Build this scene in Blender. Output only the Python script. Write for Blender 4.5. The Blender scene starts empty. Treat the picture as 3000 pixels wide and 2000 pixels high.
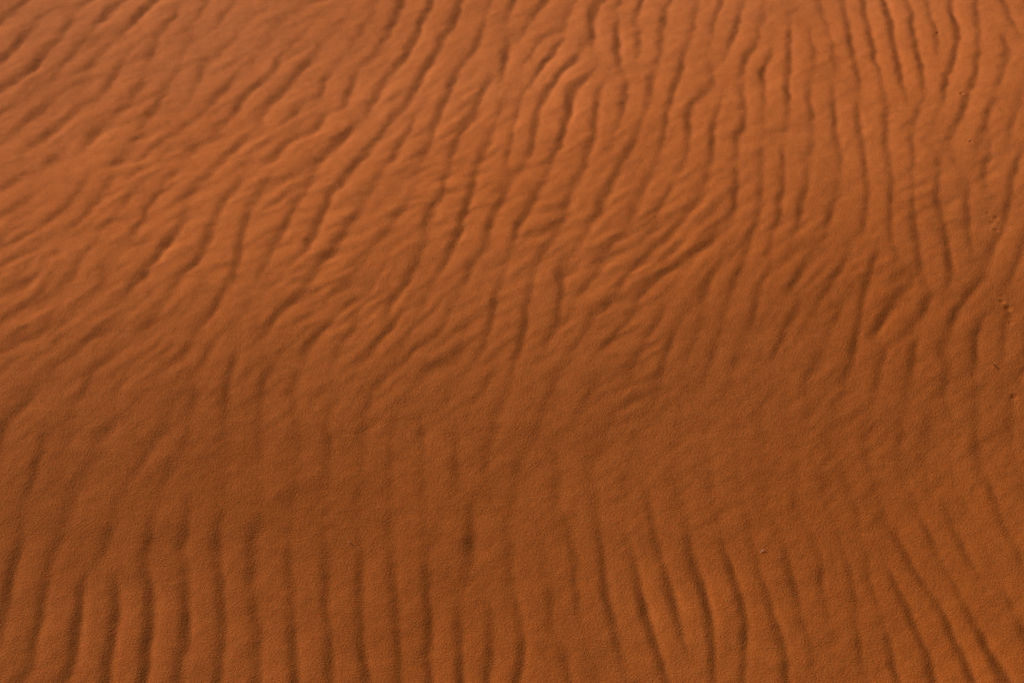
import bpy, math, random
import numpy as np
from mathutils import Vector

# ------------------------------------------------------------------ camera, sky, sun, exposure
W, H = 3000, 2000                       # the photograph's pixel frame, used for tracing the ripples
FOCAL, SENSOR = 75.8, 36.0
CAM = np.array([0.0, 0.0, 2.96])
PITCH = math.radians(42.0)              # below the horizon
scn = bpy.context.scene
cam_data = bpy.data.cameras.new("camera")
cam = bpy.data.objects.new("camera", cam_data)
scn.collection.objects.link(cam)
cam.location = CAM
cam.rotation_euler = (math.pi / 2 - PITCH, 0, 0)
cam_data.lens, cam_data.sensor_width = FOCAL, SENSOR
cam_data.clip_start, cam_data.clip_end = 0.05, 3000
cam_data.dof.use_dof = True
cam_data.dof.focus_distance = 3.95
cam_data.dof.aperture_fstop = 11.0
scn.camera = cam

SUN_EL = math.radians(21)
SUN_H = np.array([-0.78, 0.62]); SUN_H /= np.linalg.norm(SUN_H)      # ground direction towards the sun (far left)
world = bpy.data.worlds.new("World"); scn.world = world; world.use_nodes = True
nt = world.node_tree; bg = nt.nodes["Background"]
sky = nt.nodes.new("ShaderNodeTexSky"); sky.sky_type = 'NISHITA'; sky.sun_disc = False
sky.sun_elevation = SUN_EL
sky.sun_rotation = math.atan2(SUN_H[0], SUN_H[1])
nt.links.new(sky.outputs[0], bg.inputs[0]); bg.inputs[1].default_value = 0.05
sd = bpy.data.lights.new("sun", 'SUN'); sd.energy = 4.95; sd.angle = math.radians(0.5); sd.color = (1.0, 0.92, 0.78)
sun = bpy.data.objects.new("sun", sd); scn.collection.objects.link(sun)
sv = Vector((SUN_H[0] * math.cos(SUN_EL), SUN_H[1] * math.cos(SUN_EL), math.sin(SUN_EL)))
sun.rotation_euler = sv.to_track_quat('Z', 'Y').to_euler()
scn.view_settings.view_transform = 'Standard'; scn.view_settings.look = 'None'
scn.view_settings.gamma = 1; scn.view_settings.use_curve_mapping = False
scn.view_settings.exposure = 0.0

# each line: strength, half-width, then x y pairs; T = tile
STROKES = """
T 0 0
7 3.5 0 22 5 16 10 12 14 7 20 3
6 4 0 60 5 54 10 49 16 44 20 38 25 33 30 24 37 16 40 8
4 2 20 12 40 10 55 8 70 5 78 1
6 3 0 83 10 78 20 73 28 67 34 60 40 52 46 45 52 38 58 30 62 22 68 12 72 4
5 3 77 30 84 25 90 20 96 14 100 9 115 6
5 3 60 57 66 50 70 42 80 38 90 35 104 28
6 3 104 28 112 26 120 22 126 17 134 9 140 3
4 2.5 106 36 114 34 124 31
5 3 142 28 150 24 155 20 160 14 162 8
4 3.5 80 57 86 52 91 46 95 41
5 3.5 130 62 136 57 138 50 140 42 145 37 150 31
5 3.5 178 17 184 14 188 6 190 0
3 3 204 26 206 18 210 10
3 2 160 37 168 33 180 31
3 2.5 164 44 172 41 178 37
4 3 0 104 8 102 15 99 22 94
3 3.5 28 88 40 82 50 72 58 64
8 3.5 0 136 8 127 15 121 22 114 30 107 38 101 46 95 52 88
7 3.5 8 156 16 147 22 140 30 134 40 126 50 119 56 114 62 109 68 102 72 96
3 4 70 84 78 76 85 62
5 3.5 92 92 98 86 100 79 104 73 108 66 112 57 116 48
6 3.5 108 110 113 103 118 96 122 89 127 82 131 75 134 67
6 3.5 128 121 134 112 140 103 146 94 150 87 155 80 160 72 165 64
5 2.5 148 131 156 123 166 119 176 113
6 3.3 176 113 182 108 188 102 195 94 201 87 207 80 210 72 215 68
5 3 164 101 170 95 176 87 182 77 184 68 184 58 190 54 200 53 210 50
6 3 210 108 214 104 218 97 224 90 230 82 235 76
6 4 40 155 46 149 52 143 60 137
5 3.5 75 147 79 138 82 128 87 120 92 112
7 3.5 98 155 104 150 112 146 122 144
4 2 96 143 104 141 112 137
4 2.5 120 128 130 125
4 2 145 143 152 139 160 134
5 4 172 143 177 134 182 127
4 3 192 130 200 125 210 119
5 2.5 205 145 215 138 222 130 232 123
5 3 218 156 226 150 235 147
4 3 228 58 235 52
T 1 0
4 3 0 52 6 46 12 40 18 35
7 2.8 0 76 8 73 14 68 19 61 22 54 27 48 33 43 37 38 42 34
3 2 5 4 20 2
4 2 35 6 46 3
3 4 10 35 20 20 30 10
7 3 5 105 9 98 14 92 20 86 28 80 36 74 40 67 45 60 50 52 57 46 66 40
5 1.8 60 36 70 31 78 27 83 25
4 2 64 27 75 21 83 19
6 3 83 42 90 37 95 31 100 26 106 20 108 13 108 6
3 2 98 10 108 6
7 3.3 112 50 116 42 118 35 122 28 126 21 130 14 131 5 134 0
6 3.5 104 108 107 101 108 93 112 85 116 78
8 2.8 116 78 120 70 127 62 134 56 140 49 143 41 147 33 151 25 155 16 158 8 162 0
8 3.2 126 104 134 99 142 92 146 84 150 74 155 66 160 58 165 48 170 41 175 33 180 24 184 15 187 5 189 0
8 3.2 152 145 157 137 161 126 164 117 167 107 171 97 176 87 180 75 184 66 188 57
5 3 188 57 193 52 200 48 204 42 207 32 209 22 211 15
5 2 204 9 210 4 214 0
8 3.2 176 156 180 142 184 131 188 121 193 111 200 104 206 94 209 85 212 76
7 3.2 198 156 204 148 209 139 214 129
5 3 228 70 230 62 228 50 230 42 235 36
5 3 230 20 232 8 235 2
6 3 55 97 59 90 61 80 64 71 69 64
6 3.5 83 100 85 90 87 80 89 71 93 65
3 2 85 50 95 47
6 3.5 30 112 34 105 40 99
6 3.5 50 125 54 119 58 113 64 107
7 3.3 8 148 15 143 22 138 28 131 36 127 45 123
6 3.5 70 137 78 129 84 122 92 120
5 3 108 131 112 127 118 121 125 117
7 3 126 143 130 137 134 129 139 122 144 114 149 107
6 2.5 85 153 95 148 103 143 112 139
5 2 45 150 55 145 65 146 75 143 83 139
4 3 0 123 5 115 8 107
5 3 228 152 232 140 235 132
T 2 0
7 2.5 14 28 17 20 22 12 27 4 31 0
5 2.5 15 53 17 46 22 41 30 35 38 29 46 26 50 20 50 10 48 4
8 2.3 18 71 22 66 30 58 37 51 43 43 48 36 52 32
6 3 73 50 75 45 76 36 74 26 72 15 72 8 80 2
6 3 15 150 18 136 20 127 24 115 22 105 25 95 26 87
8 2.5 26 87 32 80 38 74 44 67 52 61 60 57 68 54 73 50
8 2.8 30 152 35 148 40 140 45 131 48 122 51 110 53 100 51 92 51 85 57 80 66 76 74 72 78 67 76 61
6 2.5 77 105 79 97 77 90 79 83 84 80
6 2.5 88 14 93 8 98 2
8 2.5 110 24 113 16 116 8 118 2
7 2.5 133 26 137 20 141 14 138 6
6 3 100 64 100 55 97 45 95 36 96 26 92 20
6 2.8 94 112 100 106 104 97 105 88 104 80 103 72
4 3.5 118 52 117 40 113 30
8 3 96 156 100 147 107 140 112 130 116 120 120 110
7 3 120 110 125 101 128 90 127 80 126 70 126 62
6 2.5 126 62 132 56 138 49 137 40 135 28
8 2.8 134 140 137 130 140 118 141 105 144 95 148 86 152 77 154 66 156 57 159 48
4 3 159 48 163 38 166 28 168 16 170 5
7 3 160 150 162 138 162 125 162 112 162 102 166 95 172 90 180 85 184 79 183 70 181 60 180 52
7 2.6 184 28 186 20 190 10 192 2
7 3 184 156 184 142 183 130 184 118 186 108 190 100 194 94
7 2.7 196 50 195 44 200 39 204 30 208 22 211 14 211 4
6 3 207 156 207 145 207 132 208 122 214 112 216 103 213 95 210 85 208 76
7 2.4 208 76 207 70 212 62 216 52 222 45 228 37 235 27
6 2.8 232 85 230 72 231 62 235 55
5 3 226 150 228 140 232 134
6 4 70 150 72 138 75 125 78 115
4 2 86 140 94 134
4 3 8 148 14 142 20 136
4 3 126 156 136 150 140 146
3 2 172 42 180 38
T 3 0
7 2.8 20 52 18 45 20 36 20 28
6 2.5 0 57 3 54
7 2.4 24 118 21 108 19 96 17 86 18 76 20 68 25 61 23 56
4 2.5 15 18 22 10 30 5
5 3 47 65 44 55 42 42 39 30
6 3 56 27 52 18 50 10 46 0
7 2.8 65 135 64 125 61 112 61 100 59 88 58 78
4 3 66 66 62 55 59 42 57 33
7 2.7 44 116 41 108 40 100 38 90 38 80
8 2.5 86 128 84 118 82 110 82 98
6 3 88 88 88 83 84 70 80 58 78 45 75 33 73 20 71 10 68 0
6 3 106 78 104 70 100 60 97 50 95 40 93 28 91 15 88 2
7 3 130 90 127 82 123 72 121 62 118 52 116 42 115 30 112 18 109 6 107 0
8 2.5 145 95 146 85 143 75 141 64 138 52 136 40 134 28 134 14
3 3 129 6 128 0
3 2 143 4 142 0
6 2.5 154 52 155 42 155 32 153 18
8 2.6 160 102 162 88 163 78 165 68 170 58 173 50 175 38 175 28 171 18 168 8 167 0
8 2.4 163 120 170 113 176 106 180 96 185 86 189 77 190 67 193 57 197 47 199 38
5 3 195 32 190 18 192 8 191 0
7 2.5 215 0 218 8 222 16 228 25 235 33
6 2.8 218 80 214 70 217 60 223 53 220 43 215 35 210 26
7 2.8 202 125 201 118 200 108 204 98 210 92 220 88
5 3 226 130 223 120 225 110 232 104
5 2 102 118 112 112 120 108
5 1.8 118 119 128 114 138 110
4 4 138 108 138 98
8 2.3 107 142 107 130 107 118
7 2.6 133 156 132 142
6 2.6 131 134 130 124
4 4 113 100 112 90
6 2.8 112 156 109 146
7 2.6 90 156 88 145 88 133
5 2 0 128 8 122 18 118 22 112
7 2.5 12 156 12 145 13 136
7 2.5 32 152 32 142 38 137 43 132 42 122
7 2.6 68 155 68 146 70 140
5 1.7 148 133 158 130 166 126 172 120
4 3 174 156 172 146 170 135
4 2 186 136 195 130
6 2.5 195 156 200 148 210 138
5 2.5 222 156 228 148 235 144
4 2.5 206 125 204 135
T 0 1
5 3 0 12 8 8 16 4
5 2.5 20 18 30 13 40 8 44 3
5 3 0 40 8 36 16 30 26 27 36 24
3 3 0 60 8 54 16 47
6 3.5 22 58 34 54 42 48 48 42 55 36
3 3 56 28 62 20 66 12 70 5
7 3.5 66 51 72 45 78 38 84 30 88 24 92 15 96 8 101 2
7 3.3 90 60 95 54 100 47 105 39 110 33 114 26 119 19 126 16
3 2 112 10 122 6 132 2
8 3.5 118 67 122 60 126 51 132 44 136 36 138 28 142 23 150 19 155 10
8 3.3 110 124 116 116 121 107 127 98 133 92 136 86 140 80 146 73 151 66 156 60 160 54 164 47 168 40 169 30 172 24 178 20 185 16
4 2 176 10 190 6 200 1
7 3.3 196 40 200 32 204 25 210 19 217 17 218 8 216 2
7 3.5 152 106 158 98 164 92 172 86 180 81 185 78 186 70 189 61 194 54 199 47
7 3.5 204 126 208 118 212 106 216 96 219 86 218 75 216 66 220 58 226 50 235 46
5 2.5 218 40 226 37 235 33
5 3 118 150 126 142 132 136 144 128 154 122 164 118
4 3 134 136 146 132 154 128
5 3.5 108 130 112 126
4 3.5 96 120 96 110 94 98 92 90 98 84
5 3 60 94 66 88 72 82 82 76
4 3 32 93 42 88 50 84
4 2.5 58 68 66 64 72 60
3 3 0 76 6 70 14 66
3 3 10 106 20 100 30 98
3 3 60 114 66 104 74 100
5 3.5 0 136 8 131 20 124 34 119
5 3.5 34 148 42 142 50 137 58 131
4 3 44 142 54 142 62 138
5 3 82 154 88 148 96 142 102 136
3 3 84 126 90 118 96 114
5 3 108 120 104 124 100 130
4 2.5 160 104 168 98 178 94
5 3.5 176 144 182 138 184 130
5 3 204 108 210 102
4 3 176 156 182 150 190 145
3 3 204 150 214 142 226 136 235 132
3 2.5 164 126 174 122 184 119
T 1 1
6 3.5 0 25 8 20 14 15
6 4 0 36 3 30
4 2 22 13 34 9 44 5
8 3.5 16 44 24 38 30 32 34 25 40 20
6 3.5 12 58 18 54 24 46
7 3.5 0 76 8 70 14 66 18 60 24 52
7 3.5 38 78 44 70 50 60 55 56 60 48 62 38 64 28 67 20 68 13
4 2 68 13 78 10 88 5 96 1
6 3 86 30 90 22 100 18 108 14 112 8 118 4
6 3.3 78 60 84 52 88 42 91 34
5 3 78 64 90 60
4 2.5 102 38 112 30 122 25 130 20
6 3 130 20 138 20 146 18 152 12 156 6
6 3 128 48 134 40 136 34 140 28
5 3 104 54 110 48
5 2.5 72 70 84 65 92 58
8 3.3 150 62 155 54 158 44 162 36 168 31 172 24 174 14 178 4 179 0
8 3.3 162 100 166 90 172 82 178 74 182 66 186 56 190 44 193 34 196 22 199 12 204 2
7 3.3 212 60 216 50 216 42 222 36 228 33
7 3.3 218 26 224 18 228 10 232 4
8 3.5 48 96 54 92 60 84 64 78
6 3.5 30 108 38 102 46 96
7 3.5 4 150 10 142 18 135 26 127 34 119 44 114 52 108
6 3 66 76 74 72 80 68
6 3 80 98 88 93 98 88 110 84 120 80
6 3.3 84 106 92 102 100 97
6 3.5 84 118 90 114 95 110
7 3 82 134 90 128 98 122
6 3.3 96 76 106 72 110 64 112 58
6 3 110 82 118 76 126 70 134 66
7 3.3 138 100 142 92 148 86 152 78 156 68 158 62
7 3.8 122 126 128 118 132 110 136 104
7 3.3 118 152 124 144 130 134 136 130
5 3 112 122 120 118
7 3.3 162 152 168 146 172 140 176 134
7 3.5 188 118 190 108 188 98 192 88 198 84 206 78 214 72 214 62
5 3 212 92 222 88 232 83
7 3.5 214 154 216 144 218 134 218 122 220 112 224 104
5 2.5 34 142 40 134 46 130
4 3 60 138 70 130 78 124
5 3 66 148 74 142 82 136
5 3.5 0 120 6 108 10 98 12 90
5 3.5 2 134 6 124
5 4 158 108 160 100
4 3 150 124 158 114 166 110
4 3 94 154 104 146
4 3 56 120 70 112 82 106
T 2 1
7 4 0 64 4 54 6 44 12 38 18 32 20 22 20 12
4 2.5 14 8 24 2
4 3 36 25 42 18 46 8
6 3.3 36 44 40 38 46 33 54 30
5 3 66 26 74 22 80 18 84 12
6 3 18 74 26 67 33 60 40 54 48 48 56 43
6 3 4 84 12 78 20 74
5 2.5 60 62 70 58 80 54
6 3 74 46 80 40 82 34 86 29 94 25 102 22
5 2.5 100 36 108 31 118 25 128 18 138 12 146 6
6 3 100 56 110 48 118 44
6 3.3 122 42 128 36 126 30
5 3 96 12 96 4
5 2.5 122 6 134 2
7 3.3 102 66 108 60 112 54
5 3 128 58 132 48 138 42
5 3 158 22 166 16 176 12
5 2.5 162 36 170 28 180 20 184 14
6 2.8 134 69 142 63 150 58 154 50 158 44
6 2.8 148 46 156 40 166 37
7 3 182 8 182 0
8 3 202 28 204 18 206 8 206 0
5 3.5 186 52 192 46 200 42 204 36
7 3 216 54 219 44 223 34 226 22 228 10 228 0
7 3 140 82 146 74 152 68 158 64
6 2.5 0 100 8 94 18 89 26 83 34 78
5 3 36 98 42 90 48 84
7 2.8 66 92 74 84 80 78 86 72 92 67
5 3 60 80 68 72 76 67
5 3 42 80 48 74 54 70
7 3.3 100 98 106 92 112 87 118 84
6 3.5 36 106 42 96
7 2.8 72 142 72 132 80 126 88 118 94 112 100 107
5 3 52 120 60 116 68 108 72 100
7 3.3 116 124 120 112 124 104 130 98
6 3.3 142 118 146 108 148 98 150 90
7 3.5 170 102 176 94 182 90 188 82 186 76
6 2.8 168 74 176 68 184 62 192 58
6 3.3 170 122 176 116 180 110
6 2.8 202 82 210 75 218 68
7 3 204 100 210 94 216 88
8 3.2 216 148 220 138 222 126 220 116 223 108
6 3 186 156 192 148 198 138 200 130
5 3.5 146 144 152 136 156 128 160 122
6 3.5 172 138 178 128
7 4 6 154 10 142 14 132
5 4 10 128 14 116
6 4 36 148 40 138 40 128
5 4 38 118 40 110
6 4 68 156 70 146 72 140
5 3.5 98 156 106 148 110 140
5 2.5 0 70 8 66
4 3 160 156 168 150
4 3 128 150 134 142
4 3 206 104 214 96 222 98
4 3 230 90 235 86
T 3 1
7 3 6 48 8 38 10 28 13 18 13 8
5 3 0 60 4 52
8 2.8 26 44 28 34 31 24 34 12 36 4
7 3 52 56 56 46 60 36 60 26 59 18
5 2.5 66 18 74 14 72 4
7 3 72 68 80 62 88 56 90 46 86 40 90 36
7 3 84 30 90 24 92 16 91 6
8 2.8 114 62 114 50 112 40 111 30 114 20 114 10 111 3
8 2.8 140 78 142 70 138 62 134 52 133 42 136 32 135 26
6 2.8 133 22 132 12 130 2
8 2.8 160 48 158 40 155 30 153 22 155 12 159 2
8 2.6 158 66 162 60 164 54
7 2.8 170 104 170 94 168 84 170 76
8 3 184 62 184 52 181 44 183 36 184 28 184 18
4 4 178 26 186 14
6 2.4 202 24 198 12 197 2
8 2.5 217 40 222 32 223 22 222 12 221 2
6 3 192 90 192 80 200 72 208 65 212 58
6 3 210 56 212 48 208 42
6 2.5 88 104 90 96 94 88 98 80
6 2.3 116 76 122 70
6 3 92 126 88 116 90 106
5 3 96 124 88 130 80 138 74 144
6 2.5 114 102 120 95 128 90
5 4 136 108 142 98 148 90
4 2.5 134 86 142 78
5 3 62 90 68 78 76 72 86 62
6 2.8 6 104 14 98 22 93
5 3.5 10 118 20 110 26 107
7 3 8 144 16 138 22 132 25 126
6 3 54 142 60 134
4 3 60 104 66 96
5 3.5 118 124 124 114
6 3 122 150 128 140 136 134
4 3 152 136 160 126 166 114 176 108 184 102 190 92
5 4 158 132 162 126
5 4 184 156 190 144
4 3.5 34 106 44 94
4 3 14 84 20 72 28 62 32 52
4 3 34 80 40 72 48 66
5 3 92 150 98 142 100 134
4 3 52 122 60 114 70 110
4 3 200 96 208 88
4 3 214 120 222 112
5 2.5 216 136 222 126
4 3 222 148 226 140
3 3 40 154 48 146
T 0 3
8 4 18 158 26 148 30 136 32 126 34 112 37 98 38 86 42 74 43 60 44 50 44 40
8 3.8 60 158 66 148 68 138 70 126 71 112 70 98 73 86 74 74 76 62 76 54
8 4.2 97 158 99 146 100 134 102 122 104 112 107 100 108 88 108 76 110 66
8 4 132 156 133 144 134 132 136 120 139 108 140 96 140 84 140 74 140 62
8 4 162 156 164 144 168 132 171 122 172 112 172 100 171 88 171 76 169 66
8 4.2 200 158 202 146 204 134 206 122 206 110 206 98 205 86 204 74 204 62 202 50
7 4.2 0 124 3 110 4 98 6 88 9 74 10 62 10 50 8 38
5 5 6 16 10 8
5 4.5 42 28 46 12
5 4.5 66 44 74 36
5 4.5 96 30 102 18 106 12
5 4 128 42 136 30 138 18 138 6
8 4 162 36 166 24 169 14 171 2
5 4.5 172 60 172 46
7 4.5 199 40 199 26 202 12
5 4.5 196 52 198 40
6 4.5 228 76 230 60 230 44 228 30 230 12
7 4.5 232 158 235 140
6 4.5 234 100 232 86
5 4.5 130 62 132 52
T 1 3
8 4 2 158 4 144 4 134
6 4.5 4 126 5 112 3 98 2 84
7 4.3 38 158 37 146 36 134 34 122 35 108 33 94 31 82 32 70 32 60 28 46 30 34
7 4.3 70 158 69 146 68 134 66 122 66 108 64 96 63 86 64 74 65 62 65 48 62 34
8 4.2 102 158 101 146 99 136 98 124 97 112 98 104 96 94 95 82 96 70 96 58 96 46
8 4.2 132 158 131 146 130 134 129 122 128 110 130 98 128 88 128 76 126 66 124 56 124 44
8 4 160 156 159 144 158 132 158 120 160 108 159 98 158 86 157 76 158 66
8 4 190 156 189 144 188 132 188 120 188 110 186 98 186 86
9 3.8 212 156 213 142 215 130 217 120 218 108 216 98 214 88
8 4 197 44 197 34 198 24 198 14
7 4.5 232 46 232 34 230 24
5 4.5 92 36 94 14
6 4.5 158 56 156 48
5 4.5 168 24 170 14
5 4.5 232 64 234 56
5 4.5 124 20 122 8
4 4.5 230 92 226 84
5 4.5 62 30 60 14
4 4.5 32 26 36 12
B 0 1000 0.638
5 5 820 970 850 900 860 820 872 750
5 5 975 990 1000 920 1010 850 1022 780
5 5 1148 1020 1160 950 1180 880 1192 810
5 5 1325 1060 1332 1000 1342 910
4 5 1500 1080 1505 1000 1500 940
4 5 1668 1060 1672 990 1660 930
4 5 60 1080 90 980 120 900
4 5 630 1010 680 930 712 860
3 5 240 1040 280 950 330 870
3 5 430 1040 480 960 530 890
6 4.5 0 1390 10 1280 30 1180 42 1080
8 4.2 2145 1040 2155 970 2166 900 2160 830
6 4.5 2338 1060 2344 980 2350 900
4 5 1960 1200 1955 1120 1965 1050
4 5 1815 1190 1812 1110 1820 1040
B 1500 1000 1.116
9 2.8 10 900 22 850 30 800 40 752
7 3.2 345 400 358 440 368 490 380 545 398 590
7 3.2 398 590 422 670 436 735 442 800
9 2.9 458 470 465 540 480 600 503 650 519 720 524 800 528 900
9 2.9 540 510 568 578 590 630 605 690 612 760 612 830 608 900
8 3.1 212 440 225 500 235 560 241 620 250 680 262 745
5 3.4 262 745 275 800 292 870
7 3.2 312 540 330 620 341 680 360 740 380 800 402 875
6 3.4 158 460 160 540 170 600 168 680 176 745
5 3.4 112 590 106 660 100 725
6 3.2 142 775 135 830 146 875
7 3 712 505 722 560 730 610 742 660 752 705
8 2.9 802 520 815 590 811 650 819 695
6 3.2 662 615 668 660 680 720
8 2.9 680 720 702 770 716 820 720 880
6 3.4 876 550 890 610 900 680 905 740
8 3 905 740 911 800 910 870
9 2.9 982 735 990 790 1000 850 1012 900
5 3.4 928 590 936 655
9 2.9 995 600 1025 670 1050 730 1075 790 1098 845 1106 900
9 2.9 1105 650 1138 725 1165 780 1190 840 1214 900
6 3.2 1018 525 1040 580 1080 640
6 3.2 1148 610 1180 680 1213 745 1240 805 1272 875
7 3.1 1228 735 1243 790 1288 850 1312 895
6 3.4 1213 225 1223 280 1219 320
4 3.4 1008 270 1022 320
6 3.2 1252 380 1270 430 1285 480 1302 525
6 3.4 1312 490 1330 560 1342 625
5 3.4 1145 490 1190 560 1232 625
8 3 1338 730 1346 790
4 3.4 205 340 190 400
4 3.4 124 390 110 440
4 3.4 735 450 752 405
4 3.4 900 410 908 460
4 3.4 845 560 850 640
4 3.4 560 680 565 760 560 850
4 3.4 470 770 480 860
4 3.4 620 500 640 560
4 3.4 780 760 790 860
4 3.4 1290 640 1320 730
4 3.4 1080 470 1110 540
3 3.4 940 420 980 520
3 3.4 800 330 830 420
3 3.4 1060 250 1075 330
3 3.4 300 330 290 400
3 3.4 420 330 430 420
3 3.4 520 380 530 440
M 0 480
4 3.5 0 60 30 50 60 30 90 10
3 3 0 130 40 110 90 95
4 3 0 170 50 140 95 125
4 3 10 212 70 190 120 170
4 3 0 272 60 237 110 215
4 3 0 340 50 312 100 300
4 3 20 402 80 372 150 338
5 3 0 482 60 462 130 430 170 397
4 3 20 522 60 502 100 487
6 3.3 100 165 130 150 160 120 200 80 235 30 250 0
7 3.3 190 165 215 140 235 110 265 80 290 40 300 10
7 3.3 275 170 290 145 320 115 345 85 385 65 410 50
5 3.3 150 340 180 310 200 280 235 255
4 3.5 255 340 270 300 266 260 275 225
9 3.3 318 372 330 345 350 315 385 275 415 235 450 195 470 165 490 145 520 128
7 3.3 360 180 375 140 395 100 420 60 440 20
7 3 450 120 480 90 510 70 545 55
8 3.3 455 330 480 290 520 250 540 215 550 170 570 130 600 80 640 35
8 3.3 595 330 610 290 625 250 630 210 640 165 660 100 680 70 700 30
5 3.5 540 420 565 380 595 330
7 3.3 700 245 720 210 745 180 760 140 790 90 820 60
5 3.5 672 300 690 270 700 245
7 3.3 770 275 800 240 830 170 850 120 860 80 890 50
6 3 790 300 830 270 860 240 890 225
7 3 655 462 700 440 720 410 750 370 790 345 830 330 870 310
6 3 780 500 800 480 830 450 865 425
7 3.5 160 510 195 495 225 470 240 450 265 440 300 440 340 420
9 3.3 85 822 95 790 105 765 112 738
4 4 70 870 85 822
5 4 120 700 100 730
5 4 190 650 215 600 235 560 250 520 262 480
6 3.8 270 620 300 600 320 570 335 540 345 515
6 3.5 400 540 440 520 480 505 500 480 510 450
5 3.5 470 560 510 540 530 510 552 470
7 4 590 700 590 650 592 600 600 550 610 510 625 480
5 4 495 650 515 600 530 570
6 4 680 670 685 610 690 570 705 540 740 520
6 4 775 660 768 610 775 550 785 520
4 4 400 730 440 690 470 670
4 4 230 715 280 685 310 670
4 4.5 780 770 790 720 782 690
4 4.5 885 770 858 710 850 640
5 5 0 730 6 680
3 4 340 480 380 430 430 395
3 4 330 640 380 600 420 580
3 4 420 640 450 610 490 590
3 4.5 590 780 592 740 590 700
3 4.5 685 760 682 710 680 670
3 4.5 490 760 495 700 495 650
3 4 150 760 190 700 190 650
3 4 540 740 600 700
3 4 640 580 650 540 660 520
M 1000 480
8 3.3 100 400 130 360 155 330 180 290 205 240 225 200
9 3 225 200 220 150 235 115 262 95 270 60 285 10
9 3.2 240 310 265 270 290 225 310 180 325 130 335 90 350 40 360 0
7 3.2 385 235 390 190 388 150 400 120 425 100 438 60 440 10
7 3.3 455 200 470 150 495 110 515 80 540 60
6 3.2 320 345 325 300 340 270 375 255 405 240
7 3.4 378 480 390 430 400 380 410 330 415 300
7 3.4 447 535 470 480 485 430 490 380 485 330 500 290
6 3 470 270 520 240 560 210 605 190
6 3.4 552 460 570 400 580 340 570 300 580 250 600 220
8 3.2 645 465 645 420 660 395 700 370 740 350 775 335
6 3 600 340 640 320 680 285 710 260
5 3 650 250 680 230 712 215
7 3.2 772 375 790 330 815 305 850 290 890 270
6 3 210 485 240 462 265 435 275 410
6 3.2 165 575 200 540 240 525 280 520 310 500 335 470
5 3.2 355 595 372 580 400 550
6 3.3 110 445 140 415 160 390
5 3.3 15 445 42 412 60 395
5 3 0 330 30 300 60 280
5 3 0 382 30 357 60 345
7 4 530 655 545 610 560 580 575 550
5 4.2 500 745 515 700 520 660
5 4 620 665 640 620 660 580 690 550
6 3.8 735 570 760 540 770 500
6 3.8 845 540 860 480 885 450
5 4 675 740 700 690 720 650 740 610
5 4.5 222 760 212 710 205 670
5 4.5 300 840 300 790 310 760
4 4.5 450 830 465 780 475 740
4 4.5 380 810 372 770
4 4.5 560 790 565 750
4 4.5 130 790 128 740
5 3 60 345 85 315 115 300
5 3.5 530 560 570 540 605 508
5 3 130 170 145 130 180 95 225 70
4 4 800 660 820 610 842 570
4 4 60 620 100 570 130 545
3 4 30 700 60 650 100 620
3 4.5 640 800 645 750 660 710
3 4.5 765 800 760 740 775 690
4 3.5 640 510 680 480 720 450 745 410
4 3.5 690 560 730 520
3 4 260 640 300 590
3 4.5 395 720 400 670 420 620
M 2000 480
8 3 175 200 195 150 205 110 210 60 215 20
8 3 228 205 245 150 255 110 265 60 265 20
8 3 300 170 305 130 310 100 325 60 325 20
7 3 130 180 135 150 135 100 140 50 140 0
7 3.2 375 190 385 130 400 100 410 80 430 65
7 3.2 465 190 480 140 485 100 490 50 485 10
9 2.9 552 190 545 130 545 90 550 50 548 10
9 2.9 630 225 610 170 605 130 605 90 600 40
9 2.9 688 165 675 120 665 80 668 40 680 10
7 3 745 182 750 150 745 110 750 70
8 2.9 815 180 835 155 850 130 860 80 860 30
8 3.2 708 330 708 270 700 235 690 190
9 3 475 335 485 300 490 280 500 255 515 240
6 3 555 240 572 222
8 3.3 175 450 185 400 190 360 185 330
8 3.2 255 425 290 400 300 380 300 345
5 3.2 110 350 130 300 160 270 180 240
6 3.3 30 380 60 345 85 290 110 260
5 3.3 255 345 300 290 330 250 360 220
5 3.3 320 425 350 370 380 330 420 260 440 220
5 3.3 385 425 400 400 420 372
6 4 302 620 320 570 335 540 350 500 348 470
5 4 355 545 368 510 372 480
5 4 245 490 265 450 270 425
5 3.5 590 425 640 375 665 345
7 3.8 762 540 770 490 768 450 775 420
6 3.8 690 630 690 580 695 540 705 510
5 4 600 560 606 500 612 470
5 4 675 530 672 480 680 450
5 3.5 690 440 725 370 760 330 800 290 835 255
7 4 778 800 765 745 775 695
5 4.2 560 750 570 705 575 670
5 4.5 445 870 425 830 415 800
6 4.5 818 890 808 850
5 4 75 520 85 470 95 440
4 3.5 20 350 45 320 65 300
4 4.5 322 690 330 640 325 600
4 4.5 200 715 205 670
4 4.5 300 800 295 760
4 4.5 385 780 380 720 385 660
5 4.5 852 760 862 700 858 650
4 3 0 250 40 222 90 200 130 182
4 3 0 180 40 150 90 125 120 110
4 3 10 120 50 90 90 60
4 3.5 20 480 50 420 60 390
4 4 120 560 135 510 150 470
4 4 440 520 455 470 470 420
4 4 500 640 505 580 520 530
4 4.5 640 760 640 700 655 650
4 4 500 450 530 400 560 350
3 4 600 330 580 370
3 4.5 480 780 470 720 470 680
"""
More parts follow.
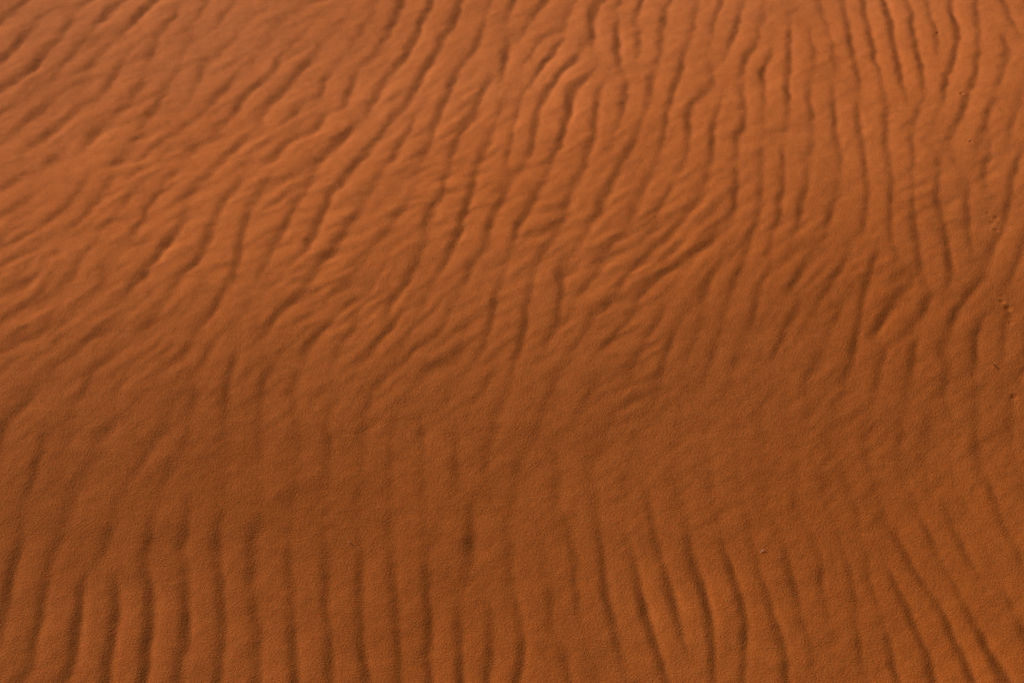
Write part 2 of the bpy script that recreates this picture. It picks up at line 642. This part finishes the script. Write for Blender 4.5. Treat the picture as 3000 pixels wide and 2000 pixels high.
TRACKS = [(2748, 96, 0.0045, 0.004), (2766, 102, 0.003, 0.0015), (2779, 101, 0.003, 0.0015), (2818, 275, 0.005, 0.004), (2791, 236, 0.003, 0.0015),
          (2845, 415, 0.004, 0.003), (2895, 624, 0.004, 0.003), (2920, 636, 0.006, 0.004), (2919, 672, 0.006, 0.004),
          (2908, 650, 0.006, 0.003), (2936, 883, 0.006, 0.005), (2954, 902, 0.007, 0.005), (2962, 944, 0.005, 0.003), (2970, 1162, 0.006, 0.004),
          (2600, 256, 0.003, 0.0012), (2939, 868, 0.004, 0.002)]

# ------------------------------------------------------------------ the dune: large form
def ease(t):
    t = np.clip(t, 0, 1); return t * t * (3 - 2 * t)
_ys = np.linspace(-400, 400, 160001)
def _slope_y(y):                        # dz/dy of the dune: rises away from the viewer, then rolls over
    s = 0.095 - 0.012 * ease((3.1 - y) / 0.9) - 0.195 * ease((y - 2.95) / 1.15)
    return s * np.exp(-np.clip(np.abs(y - 3.4) - 3, 0, None) / 6)
_zy = np.concatenate([[0], np.cumsum(_slope_y(0.5 * (_ys[1:] + _ys[:-1])) * np.diff(_ys))])
_zy -= np.interp(3.4, _ys, _zy)
def base_z(x, y):
    tilt = -0.035 + 0.105 * ease((y - 2.9) / 1.4)
    return np.interp(y, _ys, _zy) + 0.020 * np.minimum(x * x, 4) + 2.0 * np.tanh(x / 2.0) * tilt * np.exp(-np.clip(np.abs(y - 3.4) - 3, 0, None) / 6)

F = np.array([0, math.cos(PITCH), -math.sin(PITCH)]); U = np.array([0, math.sin(PITCH), math.cos(PITCH)])
FPX = FOCAL / SENSOR * W
def to_photo(x, y, z):
    dy = y - CAM[1]; dz = z - CAM[2]
    d = np.maximum(dy * F[1] + dz * F[2], 0.05)
    return W / 2 + FPX * (x - CAM[0]) / d, H / 2 - FPX * (dy * U[1] + dz * U[2]) / d
def on_dune(px, py):                    # where the line of sight of a traced point meets the dune
    r = np.array([(px - W / 2) / FPX, 0, 0]) + F + U * (H / 2 - py) / FPX
    t = 4.0
    for _ in range(30):
        p = CAM + r * t
        t -= (p[2] - base_z(p[0], p[1])) / (r[2] - 0.0)
    return CAM + r * t

# ------------------------------------------------------------------ ripple slip faces, traced along their run
MARG = 750; Q = 2.5                     # canvas margin and pixels per canvas cell
CW, CH = int((W + 2 * MARG) / Q), int((H + 2 * MARG) / Q)
canvas = np.zeros((CH, CW), np.float32)
def smooth_line(p, n=6):
    p = np.array(p, float)
    if len(p) < 3: p = np.array([p[0], (p[0] + p[1]) / 2, p[1]])
    e = np.vstack([2 * p[0] - p[1], p, 2 * p[-1] - p[-2]]); out = []
    for i in range(1, len(e) - 2):
        for k in range(n):
            t = k / n
            out.append(0.5 * (2 * e[i] + (e[i + 1] - e[i - 1]) * t + (2 * e[i - 1] - 5 * e[i] + 4 * e[i + 1] - e[i + 2]) * t * t
                              + (3 * e[i] - e[i - 1] - 3 * e[i + 1] + e[i + 2]) * t ** 3))
    out.append(p[-1]); return np.array(out)
tx = ty = 0
for row in STROKES.strip().split("\n"):
    f = row.split()
    if f[0] == 'T':                                    # close-up tile
        tx, ty = int(f[1]), int(f[2]); ox_, oy_, sc_, ws_, gain = tx * 750, ty * 500, 3.189, (0.72, 0.65, 0.75, 0.72)[ty], (1.0, 0.25, 0.3, 0.66)[ty]; continue
    if f[0] == 'M':                                    # wider tile of the middle zone, longer runs
        ox_, oy_, sc_, ws_, gain = int(f[1]), int(f[2]), 1.116, 0.66, 0.92; continue
    if f[0] == 'B':                                    # wider tile of the near zone
        ox_, oy_, sc_, ws_, gain = int(f[1]), int(f[2]), float(f[3]), 0.78, 0.72; continue
    v = [float(a) for a in f]
    s, wd = v[0] / 9.0 * gain, v[1] * 3.19 * ws_
    P = [(ox_ + v[i] * sc_, oy_ + v[i + 1] * sc_) for i in range(2, len(v) - 1, 2)]
    for a_, b_ in ((0, 1), (-1, -2)):                   # runs that leave the frame carry on beyond it
        ex, ey = P[a_]
        if ey > H - 25 or ey < 12:
            d_ = np.array(P[a_]) - np.array(P[b_]); d_ = d_ / (np.hypot(*d_) + 1e-6) * 170
            q_ = (ex + d_[0], ey + d_[1])
            P = [q_] + P if a_ == 0 else P + [q_]
    P = smooth_line(P); P = (P + MARG) / Q
    L = np.concatenate([[0], np.cumsum(np.hypot(*np.diff(P, axis=0).T))]); T = L[-1] + 1e-6
    sg = wd / Q; r = int(sg * 4.5) + 2
    x0, x1 = int(max(0, P[:, 0].min() - r)), int(min(CW, P[:, 0].max() + r + 1))
    y0, y1 = int(max(0, P[:, 1].min() - r)), int(min(CH, P[:, 1].max() + r + 1))
    if x1 <= x0 or y1 <= y0: continue
    best = np.zeros((y1 - y0, x1 - x0), np.float32)
    soft = min(95 / Q, T * 0.45)
    for i in range(len(P) - 1):
        a, b = P[i], P[i + 1]; ab = b - a; l2 = max(ab @ ab, 1e-6)
        sx0, sx1 = int(max(x0, min(a[0], b[0]) - r)), int(min(x1, max(a[0], b[0]) + r + 1))
        sy0, sy1 = int(max(y0, min(a[1], b[1]) - r)), int(min(y1, max(a[1], b[1]) + r + 1))
        if sx1 <= sx0 or sy1 <= sy0: continue
        X, Y = np.meshgrid(np.arange(sx0, sx1), np.arange(sy0, sy1))
        t = np.clip(((X - a[0]) * ab[0] + (Y - a[1]) * ab[1]) / l2, 0, 1)
        dx = X - a[0] - t * ab[0]; dy = Y - a[1] - t * ab[1]
        ll = L[i] + t * math.sqrt(l2)
        endf = 0.12 + 0.88 * ease(np.minimum(ll, T - ll) / soft)
        nl = math.sqrt(l2); side = (dx * ab[1] - dy * ab[0]) / nl      # signed distance across the slip face
        sgn = 1.0 if ab[1] > 0 else -1.0
        side = side * sgn                                              # >0: right-hand side of the line
        ww = np.where(side < 0, sg * 1.35, sg * 0.78)                   # crest rolls in gently, foot is crisp
        g = s * endf * np.exp(-0.5 * (dx * dx + dy * dy) / ww ** 2)
        sub = best[sy0 - y0:sy1 - y0, sx0 - x0:sx1 - x0]
        np.maximum(sub, g, out=sub)
    c = canvas[y0:y1, x0:x1]; c[:] = 1 - (1 - c) * (1 - best)

# orientation of the ripple field (from the traced lines), then let the pattern knit itself together:
# broken lines are carried on along their run and weaker ripples fill the gaps in step with the traced ones
fy_, fx_ = np.meshgrid(np.fft.fftfreq(CH), np.fft.rfftfreq(CW), indexing='ij')
def blur(a, sg): return np.fft.irfft2(np.fft.rfft2(a) * np.exp(-2 * (np.pi * sg) ** 2 * (fx_ ** 2 + fy_ ** 2)), s=a.shape)
gyc, gxc = np.gradient(blur(canvas, 3.0))
j11, j22, j12 = gxc * gxc, gyc * gyc, gxc * gyc
C2 = blur(j11 - j22, 20.0); S2 = blur(2 * j12, 20.0)
# overall lean of the ripples from upright (degrees, + leans right), rows from far to near
LEAN = np.array([[54, 48, 25, 15, -8, -18], [55, 46, 28, 10, 0, 8], [57, 44, 26, 24, 12, 0], [58, 38, 20, 30, 20, 14],
                 [28, 18, 4, 0, -4, -6], [10, 0, -6, -16, -24, -28], [18, 4, 0, -4, -14, -28]], float)
_u = np.clip((np.arange(CW) * Q - MARG) / W * 5, 0, 4.999); _v = np.clip((np.arange(CH) * Q - MARG) / H * 6, 0, 5.999)
UU, VV = np.meshgrid(_u, _v); iu, iv = UU.astype(int), VV.astype(int); au, av = ease(UU - iu), ease(VV - iv)
lean = np.radians((LEAN[iv, iu] * (1 - au) + LEAN[iv, iu + 1] * au) * (1 - av) + (LEAN[iv + 1, iu] * (1 - au) + LEAN[iv + 1, iu + 1] * au) * av)
mag = np.hypot(C2, S2); scale = 0.7 * np.percentile(mag, 60)
C2 = C2 / (mag + scale) + 0.5 * np.cos(2 * lean); S2 = S2 / (mag + scale) + 0.5 * np.sin(2 * lean)
theta = 0.5 * np.arctan2(S2, C2)                      # direction across the ripples
NB = 12
rowpos = (np.arange(CH) * Q - MARG)[:, None]
wm = ease((rowpos - 300) / 300); wc = ease(((np.arange(CW) * Q - MARG)[None, :] - 1700) / 600); wl = ease((rowpos - 950) / 400)                       # 0: narrow spacing above, 1: wide spacing below
def knit(src, quad=False):
    Fs = np.fft.rfft2(src); out = np.zeros_like(src); qd = np.zeros_like(src)
    for k in range(NB):
        an = math.pi * k / NB
        wt = np.clip(1 - np.abs((theta - an + math.pi / 2) % math.pi - math.pi / 2) / (math.pi / NB), 0, 1)
        for lam, wrow in ((63.0 / Q, 1 - wm), (75.0 / Q, wm * (1 - wl)), (97.0 / Q, wl * (1 - wc)), (84.0 / Q, wl * wc)):
            f0 = 1 / lam; c, s = math.cos(an), math.sin(an)
            a = fx_ * c + fy_ * s; b = -fx_ * s + fy_ * c
            g = np.exp(-0.5 * ((np.abs(a) - f0) / (0.42 * f0)) ** 2 - 0.5 * (b / (0.20 * f0)) ** 2)
            out += wt * wrow * np.fft.irfft2(Fs * g, s=src.shape)
            if quad: qd += wt * wrow * np.fft.irfft2(Fs * g * -1j * np.sign(a) * (1 if c > -0.35 else -1), s=src.shape)
    return (out, qd) if quad else out / (out.std() + 1e-9)
def along(src, ln):                                    # smoothing along the run only
    out = np.zeros_like(src)
    Fs = np.fft.rfft2(src)
    for k in range(NB):
        an = math.pi * k / NB
        wt = np.clip(1 - np.abs((theta - an + math.pi / 2) % math.pi - math.pi / 2) / (math.pi / NB), 0, 1)
        b = -fx_ * math.sin(an) + fy_ * math.cos(an)
        out += wt * np.fft.irfft2(Fs * np.exp(-2 * (np.pi * ln * b) ** 2), s=src.shape)
    return out
def soft_top(d):                                       # slip faces never steeper than loose sand can stand
    return np.where(d > 0, 0.75 * np.tanh(d / 0.75), d)
rc = np.random.default_rng(11)
seed_noise = blur(rc.standard_normal(canvas.shape), 4.0); seed_noise /= seed_noise.std()
c0 = canvas - blur(canvas, 16); c0 /= c0.std()
def even(a, sg=19.0): return a / np.sqrt(blur(a * a, sg) + 0.04 * (a * a).mean())
fld = even(knit(c0 + 0.35 * seed_noise))
for _ in range(4): fld = even(knit(0.9 * c0 + np.tanh(1.2 * fld)))
strand = np.clip(along(canvas, 20.0 / Q), 0, 1.2)
# shallow cross wrinkles between the main ripples, strongest left and across the middle
th_main = theta
theta = np.radians(60 - 14 * ease((rowpos - 600) / 700) + 0 * canvas) + 0.12 * blur(rc.standard_normal(canvas.shape), 40.0) * 140
def band(lam_px):
    lam = lam_px / Q; n = rc.standard_normal(canvas.shape); Fs = np.fft.rfft2(n); out = np.zeros_like(n)
    for k in range(NB):
        an = math.pi * k / NB
        wt = np.clip(1 - np.abs((theta - an + math.pi / 2) % math.pi - math.pi / 2) / (math.pi / NB), 0, 1)
        if wt.max() == 0: continue
        f0 = 1 / lam; c, s = math.cos(an), math.sin(an); a = fx_ * c + fy_ * s; b = -fx_ * s + fy_ * c
        out += wt * np.fft.irfft2(Fs * np.exp(-0.5 * ((np.abs(a) - f0) / (0.38 * f0)) ** 2 - 0.5 * (b / (0.22 * f0)) ** 2), s=n.shape)
    return out / out.std()
wr = band(44.0) + 0.4 * band(28.0)
colpos = (np.arange(CW) * Q - MARG)[None, :]
wamp = np.exp(-0.5 * ((rowpos - (620 + 0.10 * colpos)) / 330) ** 2) * (1 - 0.35 * ease((colpos - 2000) / 800)) + 0.20 * (1 - ease((rowpos - 900) / 400)) * (1 - ease((colpos - 900) / 700))
wamp = wamp * np.clip(0.75 + 40 * blur(rc.standard_normal(canvas.shape), 30.0), 0.2, 1.5) + 0.18
wrinkle = np.where(wr > 0, wr, 0.6 * wr) * wamp * 0.12
theta = th_main
env = np.clip(blur(canvas, 44.0) / 0.13, 0.86 - 0.42 * ease((rowpos - 950) / 350), 1.1) * np.clip(1 + 45 * blur(rc.standard_normal(canvas.shape), 34.0), 0.5, 1.4) * (1 - 0.55 * np.exp(-0.5 * ((colpos - 1900 - 0.0 * rowpos) / 620) ** 2 - 0.5 * ((rowpos - 1230 - 0.10 * (colpos - 1900)) / 130) ** 2)) * (1 - 0.15 * np.clip(wamp - 0.18, 0, 1))   # calm patches stay calm
fr, fi = knit(0.9 * c0 + np.tanh(1.2 * fld), quad=True)
phs = np.arctan2(fi, fr); amp = even(np.hypot(fr, fi)) ; amp = np.clip(amp / np.sqrt((amp ** 2).mean()), 0, 1.8)
kap = np.where(phs > 0, 3.8, 1.5)                      # crest rolls over slowly, then the slip face ends crisply
prof = np.exp(kap * (np.cos(phs) - 1)) - 0.30 * np.exp(-((phs - 1.5) / 0.7) ** 2)   # the foot of the next rise catches most light
wave = (prof - 0.28) * 2.1 * amp * np.clip(0.9 + 45 * blur(rc.standard_normal(canvas.shape), 20.0) * 0.35, 0.5, 1.4)
ripples = 0.45 * (1 - 0.2 * np.clip(wamp, 0, 1)) * canvas + 0.22 * strand + 0.29 * env * wave
ripples += 0.25 - blur(ripples, 60.0) * 0.6
calm = np.exp(-0.5 * ((colpos - 2050) / 800) ** 2 - 0.5 * ((rowpos - 1240) / 140) ** 2)   # smoother hollow, right of centre
canvas = soft_top(ripples * (1 - 0.3 * calm) + 0.25 * 0.3 * calm + wrinkle).astype(np.float32)

# ------------------------------------------------------------------ ground grid (fine near the picture, stretching to the horizon)
STEP = 0.0029
gx = np.arange(-2.1, 2.1, STEP); gy = np.arange(1.7, 6.2, STEP)
NX, NY = len(gx), len(gy)
GX, GY = np.meshgrid(gx, gy)
rng = np.random.default_rng(7)
KX = np.fft.fftfreq(NX, STEP) * 2 * np.pi; KY = np.fft.fftfreq(NY, STEP) * 2 * np.pi
KXX, KYY = np.meshgrid(KX, KY); K2 = KXX ** 2 + KYY ** 2
def noise(sx, sy=None, ang=0.0):        # smooth gaussian noise, unit variance; sizes in metres, ang = direction of the long axis
    sy = sy or sx
    c, s = math.cos(ang), math.sin(ang)
    a = KXX * c + KYY * s; b = -KXX * s + KYY * c
    n = np.fft.ifft2(np.fft.fft2(rng.standard_normal((NY, NX))) * np.exp(-0.5 * ((a * sx) ** 2 + (b * sy) ** 2))).real
    return n / n.std()
def sample(img, u, v):
    u = np.clip(u, 0, img.shape[1] - 1.001); v = np.clip(v, 0, img.shape[0] - 1.001)
    i, j = u.astype(int), v.astype(int); a, b = u - i, v - j
    return (img[j, i] * (1 - a) + img[j, i + 1] * a) * (1 - b) + (img[j + 1, i] * (1 - a) + img[j + 1, i + 1] * a) * b
ZB = base_z(GX, GY)
PX, PY = to_photo(GX, GY, ZB)
jx, jy = noise(0.013) * 2.2, noise(0.013) * 2.2          # ripple lines wander by a few millimetres
D = sample(canvas, (PX + jx + MARG) / Q, (PY + jy + MARG) / Q)
# ripples beyond the picture: same wavelength, wandering and forking
warp = noise(0.25) * 0.45 + noise(0.09) * 0.12
ph = GX / 0.060 - 0.25 * GY / 0.060 + warp
saw = ph - np.floor(ph)
Dp = 0.62 * np.exp(-0.5 * ((saw - 0.5) / 0.12) ** 2) * np.clip(0.75 + 0.3 * noise(0.06), 0, 1.2)
ox = np.maximum(np.maximum(-PX, PX - W), np.maximum(-PY, PY - H)) - (MARG - 320)
out = ease(ox / 260.0)
D = D * (1 - out) + Dp * out
D *= 1 + 0.09 * noise(0.014)
# faint secondary wrinkles running with the slope, and hollows
fine = np.clip(noise(0.030, 0.0055, math.radians(48)), -2.2, 2.2) * 0.03 + np.clip(noise(0.012, 0.004, math.radians(56)), -2.2, 2.2) * 0.03 * 0.6
mott = noise(0.016, 0.008, math.radians(60)) * 0.03 + noise(0.05) * 0.03
micro = noise(0.0032) * 0.05
gby, gbx = np.gradient(ZB, STEP)
slant = 1 - (gbx * SUN_H[0] + gby * SUN_H[1]) / math.tan(SUN_EL)      # ripples are taller on the far face, lower on the near one
G = math.tan(SUN_EL) * slant * (1.06 * D + fine + mott + micro)
G -= G.mean()
# height whose slope towards the sun follows G
KL = KXX * SUN_H[0] + KYY * SUN_H[1]
FG = np.fft.fft2(G)
Hh = FG * (-1j * KL) / (KL ** 2 + 0.04 * K2 + 9.0 ** 2)
Z = np.fft.ifft2(Hh).real
print("ripple height std mm", Z.std() * 1000, "max slope", np.degrees(np.arctan(np.abs(np.diff(Z, axis=1)).max() / STEP)))
edge = ease(np.minimum.reduce([GX - gx[0], gx[-1] - GX, GY - gy[0], gy[-1] - GY]) / 0.12)
# small animal tracks: dents with a pushed-up rim
for (px, py, rad, dep) in TRACKS:
    rad *= 0.7; dep *= 0.55 if py < 500 else 0.27
    c = on_dune(px, py); rr = np.hypot(GX - c[0], GY - c[1]) / rad
    far = rr < 5
    Z[far] += dep * (-np.exp(-0.5 * (rr[far]) ** 2) + 0.35 * np.exp(-0.5 * ((rr[far] - 2.0) / 0.6) ** 2))
ZT = ZB + Z * edge

# ------------------------------------------------------------------ one sheet: fine grid plus stretching borders
def stretch(start, sign):
    o, d, p = [], STEP, start
    while abs(p) < 400:
        d = min(d * 1.22, 40); p += sign * d; o.append(p)
    return o
ax = np.array(stretch(gx[0], -1)[::-1] + list(gx) + stretch(gx[-1], 1)); ay = np.array(stretch(gy[0], -1)[::-1] + list(gy) + stretch(gy[-1], 1))
bx = int(np.argmin(abs(ax - gx[0]))); by = int(np.argmin(abs(ay - gy[0])))
AX, AY = np.meshgrid(ax, ay); AZ = base_z(AX, AY)
AZ[by:by + NY, bx:bx + NX] = ZT
n_x, n_y = len(ax), len(ay)
co = np.stack([AX, AY, AZ], -1).astype(np.float32).ravel()
idx = np.arange(n_x * n_y, dtype=np.int32).reshape(n_y, n_x)
quads = np.stack([idx[:-1, :-1], idx[:-1, 1:], idx[1:, 1:], idx[1:, :-1]], -1).reshape(-1)
me = bpy.data.meshes.new("sand_dune")
me.vertices.add(n_x * n_y); me.vertices.foreach_set("co", co)
nf = (n_x - 1) * (n_y - 1)
me.loops.add(nf * 4); me.loops.foreach_set("vertex_index", quads)
me.polygons.add(nf); me.polygons.foreach_set("loop_start", np.arange(nf, dtype=np.int32) * 4)
me.polygons.foreach_set("loop_total", np.full(nf, 4, np.int32))
me.polygons.foreach_set("use_smooth", np.ones(nf, bool))
me.update(calc_edges=True)
dune = bpy.data.objects.new("sand_dune", me); scn.collection.objects.link(dune)
dune["kind"] = "structure"
dune["label"] = "wind rippled orange desert sand dune filling the whole view"
dune["category"] = "sand dune"

# ------------------------------------------------------------------ sand material
def sand_material():
    m = bpy.data.materials.new("orange_sand"); m.use_nodes = True
    n, l = m.node_tree.nodes, m.node_tree.links
    b = n["Principled BSDF"]; b.inputs["Roughness"].default_value = 0.8
    b.inputs["Specular IOR Level"].default_value = 0.06
    tc = n.new("ShaderNodeTexCoord")
    def tex(scale, detail=2, rough=0.5):
        t = n.new("ShaderNodeTexNoise"); t.inputs["Scale"].default_value = scale
        t.inputs["Detail"].default_value = detail; t.inputs["Roughness"].default_value = rough
        l.new(tc.outputs["Object"], t.inputs["Vector"]); return t
    def ramp(src, p0, c0, p1, c1):
        r = n.new("ShaderNodeValToRGB"); e = r.color_ramp.elements
        e[0].position, e[0].color, e[1].position, e[1].color = p0, (*c0, 1), p1, (*c1, 1)
        l.new(src, r.inputs[0]); return r
    def mix(kind, fac, a, c):
        x = n.new("ShaderNodeMixRGB"); x.blend_type = kind; x.inputs[0].default_value = fac
        l.new(a, x.inputs[1]); l.new(c, x.inputs[2]); return x
    base = ramp(tex(1.1, 3).outputs["Fac"], 0.3, (0.455, 0.109, 0.0160), 0.7, (0.515, 0.132, 0.0230))
    patch = ramp(tex(34, 4, 0.6).outputs["Fac"], 0.25, (0.955, 0.93, 0.90), 0.75, (1.045, 1.07, 1.09))
    grain = ramp(tex(520, 2, 0.7).outputs["Fac"], 0.25, (0.68, 0.68, 0.68), 0.75, (1.32, 1.32, 1.32))
    hue = ramp(tex(300, 1).outputs["Fac"], 0.3, (1.03, 0.95, 0.90), 0.7, (0.97, 1.05, 1.10))
    # sand tint turns paler and less orange towards the far side; its edge wanders
    sep = n.new("ShaderNodeSeparateXYZ"); l.new(tc.outputs["Object"], sep.inputs[0])
    ad = n.new("ShaderNodeMath"); ad.operation = 'MULTIPLY_ADD'; ad.inputs[1].default_value = 0.9
    l.new(tex(0.9, 3).outputs["Fac"], ad.inputs[0]); l.new(sep.outputs[1], ad.inputs[2])
    mr = n.new("ShaderNodeMapRange"); mr.inputs[1].default_value = 3.3; mr.inputs[2].default_value = 5.0; l.new(ad.outputs[0], mr.inputs[0])
    zone = ramp(mr.outputs[0], 0.0, (1.0, 0.99, 1.0), 1.0, (0.99, 1.10, 1.75))
    base = mix('MULTIPLY', 1, base.outputs[0], zone.outputs[0])
    c = mix('MULTIPLY', 1, base.outputs[0], patch.outputs[0])
    c = mix('MULTIPLY', 1, c.outputs[0], grain.outputs[0])
    c = mix('MULTIPLY', 1, c.outputs[0], hue.outputs[0])
    l.new(c.outputs[0], b.inputs["Base Color"])
    bump = n.new("ShaderNodeBump"); bump.inputs["Strength"].default_value = 1.0; bump.inputs["Distance"].default_value = 0.0012
    l.new(tex(260, 3, 0.65).outputs["Fac"], bump.inputs["Height"])
    # the same ripples carry on beyond the finely modelled patch, out to the horizon
    wv = n.new("ShaderNodeTexWave"); wv.wave_type = 'BANDS'; wv.bands_direction = 'X'; wv.wave_profile = 'SIN'
    wv.inputs["Scale"].default_value = 5.2; wv.inputs["Distortion"].default_value = 5.0; wv.inputs["Detail"].default_value = 2
    wv.inputs["Detail Scale"].default_value = 0.45
    mp = n.new("ShaderNodeMapping"); mp.inputs["Rotation"].default_value = (0, 0, 0.24)
    l.new(tc.outputs["Object"], mp.inputs["Vector"]); l.new(mp.outputs[0], wv.inputs["Vector"])
    def math_(op, a, v=None, c=None):
        x = n.new("ShaderNodeMath"); x.operation = op; l.new(a, x.inputs[0])
        if v is not None: x.inputs[1].default_value = v
        if c is not None: l.new(c, x.inputs[1])
        return x
    axx = math_('ABSOLUTE', sep.outputs[0]); ayy = math_('ABSOLUTE', math_('ADD', sep.outputs[1], -3.95).outputs[0])
    mx = math_('MAXIMUM', math_('ADD', axx.outputs[0], -2.1).outputs[0], c=math_('ADD', ayy.outputs[0], -2.25).outputs[0])
    mk = n.new("ShaderNodeMapRange"); mk.inputs[1].default_value = -0.12; mk.inputs[2].default_value = 0.03; l.new(mx.outputs[0], mk.inputs[0])
    b2 = n.new("ShaderNodeBump"); b2.inputs["Distance"].default_value = 0.005
    l.new(mk.outputs[0], b2.inputs["Strength"]); l.new(wv.outputs["Fac"], b2.inputs["Height"]); l.new(bump.outputs[0], b2.inputs["Normal"])
    l.new(b2.outputs[0], b.inputs["Normal"])
    return m
me.materials.append(sand_material())

# ------------------------------------------------------------------ small dry plant bits lying on the sand
def plain(name, col, rough=0.6):
    m = bpy.data.materials.new(name); m.use_nodes = True
    n, l = m.node_tree.nodes, m.node_tree.links; b = n["Principled BSDF"]; b.inputs["Roughness"].default_value = rough
    t = n.new("ShaderNodeTexNoise"); t.inputs["Scale"].default_value = 900
    r = n.new("ShaderNodeValToRGB"); r.color_ramp.elements[0].color = (*[c * 0.75 for c in col], 1); r.color_ramp.elements[1].color = (*[min(1, c * 1.2) for c in col], 1)
    tc = n.new("ShaderNodeTexCoord"); l.new(tc.outputs["Object"], t.inputs["Vector"]); l.new(t.outputs["Fac"], r.inputs[0]); l.new(r.outputs[0], b.inputs["Base Color"])
    return m
def surf_z(x, y):
    return float(sample(ZT, np.array([(x - gx[0]) / STEP]), np.array([(y - gy[0]) / STEP]))[0])
def sprig(name, px_line, rad, lift, mat, label, cat):
    """a thin tapering stem; px_line gives where it lies, lift how far each point stands off the sand"""
    pts = []
    for (p, q), h in zip(px_line, lift):
        c = on_dune(p, q); pts.append(Vector((c[0], c[1], surf_z(c[0], c[1]) + rad + h)))
    fine = []
    for i in range(len(pts) - 1):
        for k in range(4): fine.append(pts[i].lerp(pts[i + 1], k / 4))
    fine.append(pts[-1]); org = fine[0].copy(); S = 8; vs, fs = [], []
    for i, p in enumerate(fine):
        d = (fine[min(i + 1, len(fine) - 1)] - fine[max(i - 1, 0)]).normalized()
        s = d.cross(Vector((0, 0, 1))).normalized(); u = s.cross(d)
        r = rad * (1 - 0.65 * (i / (len(fine) - 1)) ** 2) * (1 + 0.12 * math.sin(i * 2.3))
        for k in range(S):
            a = 2 * math.pi * k / S; vs.append(p - org + (s * math.cos(a) + u * math.sin(a)) * r)
    for i in range(len(fine) - 1):
        for k in range(S): fs.append((i * S + k, i * S + (k + 1) % S, (i + 1) * S + (k + 1) % S, (i + 1) * S + k))
    fs.append(tuple(range(S))[::-1]); fs.append(tuple(range(len(vs) - S, len(vs))))
    mm = bpy.data.meshes.new(name); mm.from_pydata(vs, [], fs); mm.update()
    for p in mm.polygons: p.use_smooth = True
    mm.materials.append(mat)
    o = bpy.data.objects.new(name, mm); o.location = org; scn.collection.objects.link(o)
    o["label"] = label; o["category"] = cat
    return o
straw_mat = plain("dry_straw", (0.80, 0.60, 0.40)); twig_mat = plain("dark_twig", (0.035, 0.018, 0.012)); fib_mat = plain("plant_fibre", (0.45, 0.27, 0.15))
sprig("straw_fragment", [(2228, 1618), (2233, 1614), (2239, 1609)], 0.0005, (0, 0.0012, 0.002), straw_mat,
      "tiny pale dry straw bit lying on the sand among lower right ripples", "straw")
sprig("twig_fragment", [(2910, 1070), (2915, 1073), (2921, 1079)], 0.0010, (0.0015, 0.001, 0), twig_mat,
      "tiny dark twig bit lying on the sand near the right edge", "twig")
sprig("plant_fibre", [(1022, 1588), (1026, 1589), (1028, 1593)], 0.0006, (0, 0.001, 0), fib_mat,
      "tiny curled tan plant fibre on smooth sand left of centre", "plant fibre")
